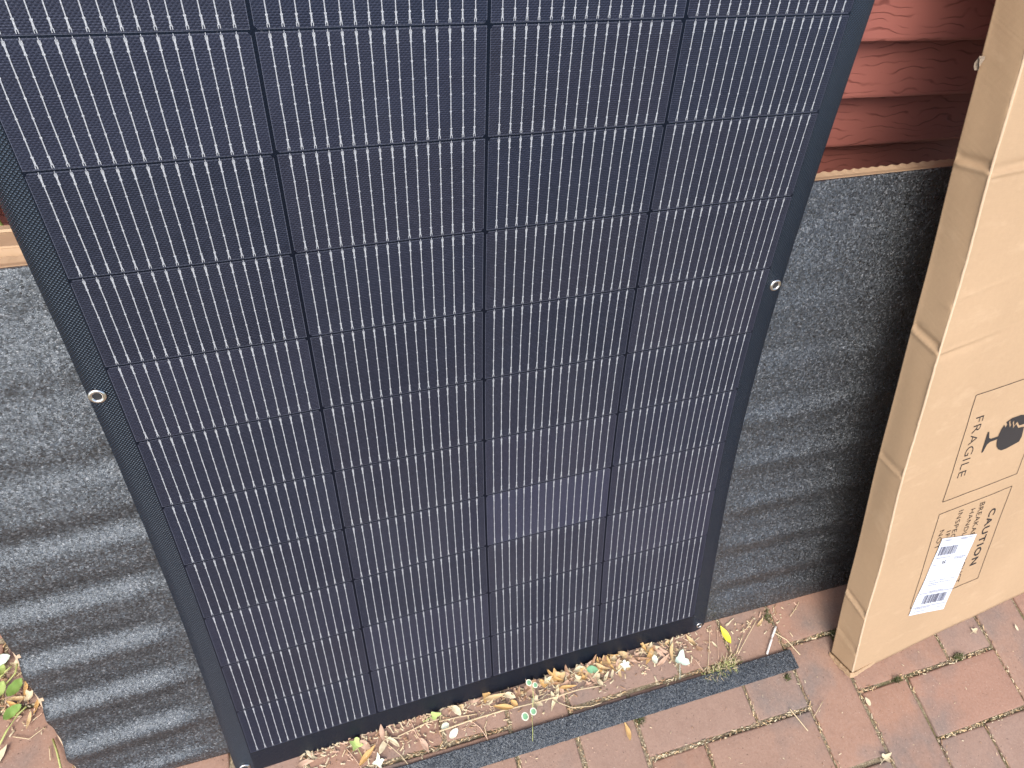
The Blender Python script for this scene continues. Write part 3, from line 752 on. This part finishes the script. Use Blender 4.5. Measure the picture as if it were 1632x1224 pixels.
def leaf_mesh(shape, m, L, Wd, curl, seed, cup=.25):
    rr = random.Random(seed); V = []; F = []
    if shape == 'lobed':
        lobes = rr.choice((3, 4, 5)); N_out = lobes*4; pts = []
        for i in range(N_out):
            t = i/N_out; an = -math.pi*.86+2*math.pi*.86*t; ph_ = (t*lobes) % 1
            k = [.50, .74, 1.0, .70][int(ph_*4) % 4]*(1-.28*abs(an)/math.pi)*rr.uniform(.85, 1.12)
            pts.append((math.cos(an)*k*L*.5*rr.uniform(.8, 1.1), math.sin(an)*k*Wd*.55*rr.uniform(.8, 1.1)))
        pts.append((-L*.12, 0))
        n = len(pts); V.append((0, 0, 0))
        for ring, q in ((0, .5), (1, 1.0)):
            for (x, y) in pts:
                r_ = math.hypot(x, y)*q; z = curl*4*r_*r_/L+cup*.5*abs(y)*q*q+.16*L*noise.noise(Vector((x*q*55, y*q*55, seed)))*q
                V.append((x*q*(1-.12*q*curl), y*q*(1-.15*q*abs(cup)), z))
        for i in range(n):
            j = (i+1) % n; F.append((0, 1+i, 1+j)); F.append((1+i, 1+n+i, 1+n+j, 1+j))
        k = len(V); V += [(-L*.10, -.0004, 0), (-L*.10, .0004, 0), (-L*.75, .0004, .002), (-L*.75, -.0004, .002)]; F.append((k, k+1, k+2, k+3))
    else:
        def width(t):
            if shape == 'lance': return math.sin(math.pi*t**.85)**.9*(1-.2*t)
            if shape == 'oval': return math.sin(math.pi*t**.9)**.62
            return math.sqrt(max(0, 1-(2*t-1)**2))
        n = 12; cols = (-1, -.5, 0, .5, 1); tw = rr.uniform(-1.2, 1.2); bend = rr.uniform(-.35, .35)
        for i in range(n+1):
            t = i/n; w_ = width(t)*Wd/2*(1+.14*noise.noise(Vector((t*6, 0, seed)))); x = L*(t-.5); zc = curl*L*(4*(t-.5)**2)*.5
            for c in cols:
                y = c*w_; V.append((x, y+bend*L*(t-.5)**2, zc+cup*abs(c)*w_+tw*c*w_*(t-.5)+.05*L*noise.noise(Vector((t*4, c*1.3, seed)))))
        for i in range(n):
            for c in range(4): F.append((i*5+c, i*5+c+1, (i+1)*5+c+1, (i+1)*5+c))
    me = mesh('leaf', V, F, m, True)
    zs = min(v.co.z for v in me.vertices)
    for v in me.vertices: v.co.z -= zs
    return me
def tube_mesh(name, pts, r, m, seg=6, r1=None):
    V = []; F = []; n = len(pts)
    pts = [Vector(p) for p in pts]
    for i, p in enumerate(pts):
        t = (pts[min(i+1, n-1)]-pts[max(i-1, 0)]).normalized(); a = t.orthogonal().normalized(); c = t.cross(a)
        rad_ = r if r1 is None else r+(r1-r)*i/(n-1)
        for k in range(seg):
            an = 2*math.pi*k/seg; V.append(p+a*math.cos(an)*rad_+c*math.sin(an)*rad_)
    for i in range(n-1):
        for k in range(seg): F.append((i*seg+k, i*seg+(k+1) % seg, (i+1)*seg+(k+1) % seg, (i+1)*seg+k))
    F.append(tuple(range(seg))); F.append(tuple((n-1)*seg+k for k in range(seg)))
    return recalc(mesh(name, V, F, m, True))
BANK = []
sd_ = 0
for m in DRY:
    for sh in ('lance', 'oval', 'lobed', 'lance', 'lance'):
        sd_ += 1; wr = (('narrow', 'oval', 'lobed')[('lance', 'oval', 'lobed').index(sh)], m.name.split('_')[-1]); L = {'lance': .034, 'lobed': .032, 'oval': .022}[sh]*R.uniform(.8, 1.15); BANK.append(leaf_mesh(sh, m, L, L*{'lance': R.uniform(.2, .36), 'lobed': R.uniform(.6, .95), 'oval': .5}[sh], R.uniform(.1, .7), sd_, R.uniform(-.2, .9))); BANK[-1]['look'] = wr[0]+' '+wr[1]
CRUMB = [leaf_mesh('lance', m, .013, .005, .3, 50+i) for i, m in enumerate(DRY)]+[leaf_mesh('oval', m, .009, .006, .3, 60+i) for i, m in enumerate(DRY)]
def put_leaf(u_, v_, sc=1.0, me=None, z=None, name='leaf', ang=None, **k):
    p = gpt(u_, v_)
    o = link(name, me or R.choice(BANK)); o.location = (p.x, p.y, .0008+(R.uniform(0, .006) if z is None else z))
    o.rotation_euler = (R.uniform(-.25, .25), R.uniform(-.25, .25), R.uniform(0, 6.28) if ang is None else ang); o.scale = (sc, sc, sc)
    if k.get('group') and 'look' in o.data: k['label'] = k['label'].replace('@', o.data['look'])
    return tag(o, **k)
LIT = dict(name='dry_leaf', label='small @ dry leaf in the drift along the foot of the solar panel', cat='leaf', group='dry fallen leaves along the foot of the solar panel')
def band_v(u_): return 1103-(u_-783)*.31           # image height of the panel's foot
cnt = 0
for i in range(105):
    if i < 78: u_ = R.gauss(940, 62)
    else: u_ = R.uniform(700, 1060)
    if not (600 < u_ < 1100): continue
    dv = abs(R.gauss(0, 17))+3
    if u_ < 800: dv = abs(R.gauss(0, 7))+2
    if dv > 62: continue
    put_leaf(u_, band_v(u_)+dv, R.uniform(.55, 1.0), **LIT)
for (u_, v_, s) in ((1100, 1022, .9), (1112, 1034, .8), (1068, 1040, .9), (1158, 996, .6), (1210, 994, .7), (1138, 1028, .5), (610, 1172, .8), (625, 1180, .8), (582, 1188, .9), (586, 1204, 1.0), (487, 1215, 1), (497, 1205, .9)):
    put_leaf(u_, v_, s, name='dry_leaf', z=.001, label='@ dry leaf lying apart from the drift on the bricks', cat='leaf', group='scattered dry leaves on the bricks')
# single leaves one can point at
put_leaf(1155, 1012, 1, leaf_mesh('lance', YEL, .034, .013, .25, 71), .002, 'yellow_leaf', 1.75, label='bright yellow pointed leaf right of the panel corner', cat='leaf')
put_leaf(1083, 1052, 1, leaf_mesh('lobed', PALE, .042, .036, .3, 72), .002, 'pale_leaf', 1.2, label='pale blue-green lobed leaf between the panel and the strip', cat='leaf')
put_leaf(942, 1068, 1, leaf_mesh('oval', BLG, .020, .012, .2, 73), .007, 'green_leaf', -.3, label='dark green oval leaf on top of the dry leaf drift', cat='leaf')
put_leaf(993, 1062, 1, leaf_mesh('lobed', RIM, .026, .020, .3, 74), .007, 'cream_leaf', .4, label='cream white leaf on the right part of the leaf drift', cat='leaf')
put_leaf(1041, 1052, 1, leaf_mesh('oval', RIM, .016, .011, .3, 75), .006, 'cream_leaf', 1.1, label='small cream leaf at the right end of the leaf drift', cat='leaf')
put_leaf(568, 1188, 1, leaf_mesh('lobed', LGR, .030, .026, .2, 76), .002, 'green_leaf', 1.9, label='lime green leaf at the lower left foot of the solar panel', cat='leaf')
put_leaf(603, 1216, 1, leaf_mesh('lobed', RIM, .028, .022, .2, 77), .001, 'cream_leaf', .9, label='cream yellow leaf at the bottom edge beside the strip end', cat='leaf')
put_leaf(612, 1186, 1, leaf_mesh('lance', DRY[4], .030, .010, .1, 78), .003, 'dry_leaf', .75, label='cream curled dry leaf pointing up and right near the strip end', cat='leaf')
put_leaf(677, 1188, 1, leaf_mesh('lance', DRY[2], .026, .010, .1, 79), .001, 'dry_leaf', -1.2, label='single pinkish dry leaf on the brick left of the strip', cat='leaf')
put_leaf(709, 1157, 1, leaf_mesh('oval', RIM, .014, .010, .1, 80), .001, 'cream_leaf', .2, label='small cream petal leaf in the brick joint, the upper of two', cat='leaf')
put_leaf(723, 1169, 1, leaf_mesh('oval', RIM, .018, .011, .1, 81), .001, 'cream_leaf', .6, label='small cream petal leaf beside the brick joint, the lower of two', cat='leaf')
put_leaf(692, 1141, 1, leaf_mesh('lobed', LGR, .026, .018, .3, 82), .004, 'variegated_leaf', .2, label='green leaf with cream edge poking out from under the panel', cat='leaf')
put_leaf(1000, 1165, 1, leaf_mesh('lance', DRY[1], .030, .009, .1, 83), .001, 'dry_leaf', 1.5, label='lone orange dry leaf on the bricks just below the strip', cat='leaf')
put_leaf(1382, 1118, 1, leaf_mesh('oval', DRY[4], .015, .008, .1, 84), .001, 'cream_leaf', 1.7, label='small cream leaf in the brick joint below the tall box', cat='leaf')
put_leaf(1551, 1006, 1, leaf_mesh('lobed', DRY[4], .022, .014, .1, 85), .001, 'dry_leaf', .2, label='pale yellow dry leaf on the brick under the right side of the box', cat='leaf')
put_leaf(1618, 1000, 1, leaf_mesh('lance', DRY[4], .014, .005, .1, 86), .001, 'dry_leaf', 1.7, label='tiny cream leaf near the right edge of the pavement', cat='leaf')
put_leaf(1410, 1208, 1, leaf_mesh('lobed', DRY[4], .022, .018, .3, 87), .001, 'dry_leaf', .4, label='torn pale leaf with straw in the lowest brick joint', cat='leaf')
# left foreground weeds
weed = empty('weed_sprig', (-1.29, .18, 0), label='green weed sprig with oval leaves on the paving left of the mat', cat='weed')
WO = Vector(weed.location)
for (u_, v_, L, a_, z_, m) in ((4, 1055, .030, .3, .012, PALE), (3, 1068, .026, 2, .008, LGR), (5, 1102, .026, 1.2, .012, LGR), (31, 1098, .028, 1.0, .016, GRN), (25, 1135, .026, .7, .012, GRN)):
    o = link('leaf', leaf_mesh('oval', m, L, L*.55, .2, int(u_+v_)), weed); o.location = gpt(u_, v_)+Vector((0, 0, z_))-WO; o.rotation_euler = (.4, .2, a_)
for pts in ([(-5, 1110), (15, 1090), (30, 1075), (36, 1060)], [(0, 1190), (15, 1165), (35, 1140), (50, 1128)], [(86, 1178), (95, 1200), (105, 1235)], [(0, 1082), (12, 1072), (24, 1064)]):
    link('stem', tube_mesh('stem', [gpt(*p)+Vector((0, 0, .004+.004*i))-WO for i, p in enumerate(pts)], .0014, STEM), weed)
for i in range(26):
    put_leaf(R.uniform(18, 75), R.uniform(1060, 1165), R.uniform(.5, .8), name='dry_leaf', z=R.uniform(0, .006), label='@ crumpled dry leaf in the litter at the left foot of the mat', cat='leaf', group='dry leaves at the left foot of the mat') if i % 2 else None
put_leaf(3, 1203, 1, leaf_mesh('lance', DRY[4], .030, .012, .1, 88), .001, 'dry_leaf', 1.0, label='cream dry leaf at the lower left edge of the paving', cat='leaf')
# variegated round leaved sprig standing in front of the strip
vg = empty('round_leaf_sprig', tuple(gpt(849, 1184, .004)), label='thin upright sprig with four round green cream-rimmed leaves before the panel', cat='weed')
VO = Vector(vg.location)
def at_y(u_, v_, y):
    d = ray(u_, v_); return CAM+d*((y-CAM.y)/d.y)
def rl(u_, v_, r, y):
    c = gpt(u_, v_, y); n = (CAM-c).normalized(); a = n.cross(Vector((0, 0, 1))).normalized(); bb = n.cross(a)
    for (rr_, m, off) in ((r, RIM, 0), (r*.72, BLG, .0006)):
        V = [c+n*off-VO]; V += [c+(a*math.cos(t)+bb*math.sin(t)*.9)*rr_+n*(off+.0012*math.cos(2*t)*rr_/r)-VO for t in [2*math.pi*i/18 for i in range(18)]]
        if m is RIM: lf = link('round_leaf', mesh('round_leaf', V, [(0, i+1, (i+1) % 18+1) for i in range(18)], m, True), vg)
        else: link('leaf_centre', mesh('leaf_centre', V, [(0, i+1, (i+1) % 18+1) for i in range(18)], m, True), lf)
yb_ = VO.y
rl(837, 1142, .0062, .042); rl(850, 1134, .0056, .050); rl(843, 1088, .0050, .062); rl(853, 1092, .0044, .068)
link('stem', tube_mesh('stem', [gpt(849, 1184, .003)-VO, gpt(849, 1165, .02)-VO, gpt(848, 1140, .044)-VO, gpt(850, 1112, .058)-VO, gpt(849, 1092, .066)-VO], .0006, STEM), vg)
# twigs and stalks
def twig(name, pts, r, m, label, z0=.004, r1=None, cat='twig', group=None):
    P0 = gpt(*pts[0][:2]); o = empty(name, (P0.x, P0.y, 0), label=label, cat=cat, group=group) if False else None
    q = []
    for i, p in enumerate(pts):
        g_ = gpt(p[0], p[1]); q.append(Vector((g_.x, g_.y, z0+(p[2] if len(p) > 2 else 0)+.001*R.random()))-Vector((P0.x, P0.y, 0)))
    # smooth
    s = []
    for i in range(len(q)-1):
        for k in range(4): s.append(q[i].lerp(q[i+1], k/4))
    s.append(q[-1])
    o = link(name, tube_mesh(name, s, r, m, 6, r1)); o.location = (P0.x, P0.y, 0)
    return tag(o, label, cat, group)
twig('dry_twig', [(700, 1166), (745, 1150), (800, 1133), (850, 1121), (882, 1112), (920, 1100), (955, 1094)], .0014, STRAW, 'long thin curved dry twig lying along the foot of the panel', .006, .0009)
twig('white_stick', [(1235, 999), (1228, 1020), (1221, 1043)], .0022, WHITE, 'straight white peeled stick leaning towards the right end of the strip', .003, .0018, 'stick')
twig('straw_stalk', [(1232, 1008), (1252, 1020), (1274, 1044)], .0010, STRAW, 'forked pale straw stalk beyond the right end of the strip', .002, cat='straw')
SG = dict(cat='straw', group='thin dry straw stalks on the bricks')
SL = 'thin dry straw stalk lying on the bricks by the panel foot'
for pts in ([(1130, 1000), (1129, 1035), (1127, 1071)], [(1142, 1001), (1143, 1030), (1144, 1050)], [(1200, 985), (1188, 1003), (1179, 1008)], [(1205, 988), (1190, 1015), (1175, 1043)], [(1183, 1012), (1172, 1042)], [(1148, 1066), (1154, 1078)],
            [(1106, 1050), (1115, 1063), (1121, 1071)], [(1056, 1022), (1052, 1032), (1067, 1050)], [(776, 1148), (772, 1160), (777, 1180)], [(752, 1150), (765, 1160), (777, 1178)], [(655, 1150), (664, 1172), (672, 1182)], [(618, 1186), (640, 1205), (650, 1218)],
            [(552, 1192), (570, 1215), (576, 1224)], [(617, 1176), (640, 1176)], [(634, 1174), (680, 1152), (700, 1146)], [(1237, 1040), (1245, 1052)], [(1257, 1008), (1262, 1015)], [(1257, 1130), (1270, 1145), (1286, 1165)], [(1310, 1118), (1302, 1132), (1296, 1142)], [(1258, 983), (1270, 965), (1272, 960)],
            [(930, 1098), (945, 1090), (962, 1088), (975, 1080)], [(887, 1119), (910, 1128), (940, 1126), (958, 1120)], [(935, 1076), (950, 1085), (960, 1084)], [(905, 1068), (925, 1080)], [(22, 1174), (48, 1178), (72, 1160)], [(80, 1190), (82, 1212)], [(700, 1150), (730, 1143), (760, 1138)]):
    u_, v_ = pts[0]
    wh = ('on the paving left of the rubber mat' if u_ < 200 else 'on the bricks below the strip' if v_ > 1100 and u_ > 1200 else 'beside the grass tuft right of the panel' if u_ > 1090 else 'at the right end of the leaf drift' if u_ > 1000 else 'under the leaf drift at the panel foot' if u_ > 850 else 'left of the round leaved sprig above the strip')
    ln_ = math.hypot(pts[-1][0]-u_, pts[-1][1]-v_); k_ = 'long' if ln_ > 50 else 'short' if ln_ < 28 else 'mid length'
    twig('straw_stalk', pts, R.uniform(.0005, .0009), R.choice((STRAW, STRAW, DRY[4], DRY[2])), k_+' thin dry straw stalk lying '+wh, .0025, **SG)
# grass tuft in the joint
def blades(name, centres, n, hmin, hmax, mats, **k):
    V = []; F = []; mi = []
    for _ in range(n):
        (cx_, cy_, rx, ry) = R.choice(centres); x = R.gauss(cx_, rx); y = R.gauss(cy_, ry); h = R.uniform(hmin, hmax); a_ = R.uniform(0, 6.28); ln = R.uniform(.3, 1.4)
        w_ = R.uniform(.0004, .0009); dx, dy = math.cos(a_), math.sin(a_); px, py = -dy*w_, dx*w_
        k0_ = len(V); V += [(x-px, y-py, -.004), (x+px, y+py, -.004), (x+dx*h*ln*.4+px*.7, y+dy*h*ln*.4+py*.7, h*.6), (x+dx*h*ln*.4-px*.7, y+dy*h*ln*.4-py*.7, h*.6), (x+dx*h*ln, y+dy*h*ln, h*.85)]
        F += [(k0_, k0_+1, k0_+2, k0_+3), (k0_+3, k0_+2, k0_+4)]; m_ = R.randrange(len(mats)); mi += [m_, m_]
    me = mesh(name, V, F, mats); me.polygons.foreach_set('material_index', mi)
    return tag(link(name, me), kind='stuff', **k)
p = gpt(1160, 1060); p2 = gpt(1140, 1072); p3 = gpt(1222, 984); p4 = gpt(955, 1085)
blades('grass_tuft', [(p.x, p.y, .012, .006), (p.x, p.y, .008, .005), (p2.x, p2.y, .012, .003)], 420, .004, .014, [STRAW, STRAW, STEM, MOSS], label='tuft of dry and green grass in the joint behind the strip', cat='grass')
blades('moss', [(p3.x, p3.y, .004, .006), (p4.x, p4.y, .005, .007), (*gpt(1525, 1046).xy, .006, .002), (*gpt(1528, 1047).xy, .004, .003), (*gpt(1430, 1083).xy, .005, .002), (*gpt(1255, 1080).xy, .003, .003), (*gpt(1330, 1010).xy, .006, .003), (*gpt(1020, 1149).xy, .004, .003)], 700, .001, .006, [MOSS, MOSS, SAND], label='green moss growing in the joints between the bricks', cat='moss')
# joint debris: straw chips and grit lying in the joints
V = []; F = []; mi = []
def chip(x, y, z, L, w_, a_, m_):
    dx, dy = math.cos(a_)*L/2, math.sin(a_)*L/2; px, py = -math.sin(a_)*w_/2, math.cos(a_)*w_/2; t = R.uniform(-.3, .3)*L
    k0_ = len(V); V.extend([(x-dx-px, y-dy-py, z-t*.4), (x+dx-px, y+dy-py, z+t*.4), (x+dx+px, y+dy+py, z+t*.4+.0005), (x-dx+px, y-dy+py, z-t*.4+.0005), (x, y, z+w_*.7)])
    F.extend([(k0_, k0_+1, k0_+4), (k0_+1, k0_+2, k0_+4), (k0_+2, k0_+3, k0_+4), (k0_+3, k0_, k0_+4)]); mi.extend([m_]*4)
occ = {}
for bb in range(bmin-2, bmax+3):
    for m in range(-9, 10):
        for (a0, w_, h_) in ((bb+1+4*m, 2, 1), (bb+4*m, 1, 2)):
            for i in range(w_):
                for j in range(h_): occ[(a0+i, bb+j)] = (a0, bb, w_)
segs = []
for (a_, b_), o in occ.items():
    if not (-14 < a_ < 15 and -5 < b_ < 6): continue
    if occ.get((a_+1, b_)) != o: segs.append(((a_+1)*U, -b_*U, (a_+1)*U, -(b_+1)*U))
    if occ.get((a_, b_+1)) != o: segs.append((a_*U, -(b_+1)*U, (a_+1)*U, -(b_+1)*U))
for (x0, y0, x1, y1) in segs:
    hor = abs(y0-y1) < 1e-6
    for _ in range(60 if hor else 46):
        t = R.random(); x = x0+(x1-x0)*t+R.gauss(0, .0022); y = y0+(y1-y0)*t+R.gauss(0, .0022)
        if noise.noise(Vector((x*9, y*9, 0))) < -.25: continue
        big = R.random() < .06
        chip(x, y, R.uniform(-.0055, -.0005), R.uniform(.003, .009)*(1.3 if big else 1)*(.5 if R.random() < .5 else 1), R.uniform(.0008, .0022), R.gauss(0 if hor else math.pi/2, .5), R.randrange(5))
me = mesh('joint_debris', V, F, [STRAW, DRY[4], DRY[0], DRY[3], SAND]); me.polygons.foreach_set('material_index', mi)
tag(link('joint_debris', me), 'straw chips and grit caught in the joints between the bricks', 'debris', kind='stuff')
V = []; F = []; mi = []
for _ in range(1000):
    u_ = R.uniform(480, 1270); v_ = band_v(u_)+abs(R.gauss(0, 22))+2; g_ = gpt(u_, v_)
    if u_ > 1130 and R.random() < .6: continue
    chip(g_.x, g_.y, .0012, R.uniform(.002, .010), R.uniform(.0008, .0028), R.uniform(0, 6.28), R.randrange(4))
for _ in range(150):
    g_ = gpt(R.uniform(0, 80), R.uniform(1050, 1170)); chip(g_.x, g_.y, .0012, R.uniform(.002, .010), R.uniform(.0008, .003), R.uniform(0, 6.28), R.randrange(4))
for _ in range(160):
    g_ = gpt(R.uniform(800, 1632), R.uniform(1000, 1224)); chip(g_.x, g_.y, .0008, R.uniform(.001, .005), R.uniform(.0004, .0014), R.uniform(0, 6.28), R.randrange(4))
me = mesh('leaf_crumbs', V, F, [STRAW, DRY[4], DRY[2], DRY[3]]); me.polygons.foreach_set('material_index', mi)
tag(link('leaf_crumbs', me), 'small crumbs of dry leaf and straw strewn over the bricks', 'debris', kind='stuff')
# climbing stem at the left edge of the frame, against the siding
vw = empty('vine_stem', (-1.06, .56, .50), label='thin yellow-green vine stem with a leaf node before the siding at far left', cat='vine')
WV = Vector(vw.location)
def aty(u_, v_, y=.57): return at_y(u_, v_, y)-WV
link('stem', tube_mesh('stem', [aty(-30, 320), aty(-8, 345), aty(3, 360), aty(9, 371), aty(13, 378, .572)], .0022, LGR), vw)
link('stem', tube_mesh('stem', [aty(-30, 374), aty(-6, 373), aty(10, 375), aty(16, 374)], .0016, LGR), vw)
n_ = leaf_mesh('oval', LGR, .022, .014, .2, 91); o = link('leaf', n_, vw); o.location = aty(12, 370, .565); o.rotation_euler = (1.2, .3, .8)
o = link('leaf', leaf_mesh('round', BLG, .026, .026, .1, 92), vw); o.location = aty(19, 410, .55); o.rotation_euler = (.9, 0, .2)
link('stem', tube_mesh('stem', [aty(13, 376, .572), aty(17, 392, .565), aty(19, 410, .55), Vector((-1.08, .52, .40))-WV, Vector((-1.12, .56, 0))-WV], .0012, LGR), vw)
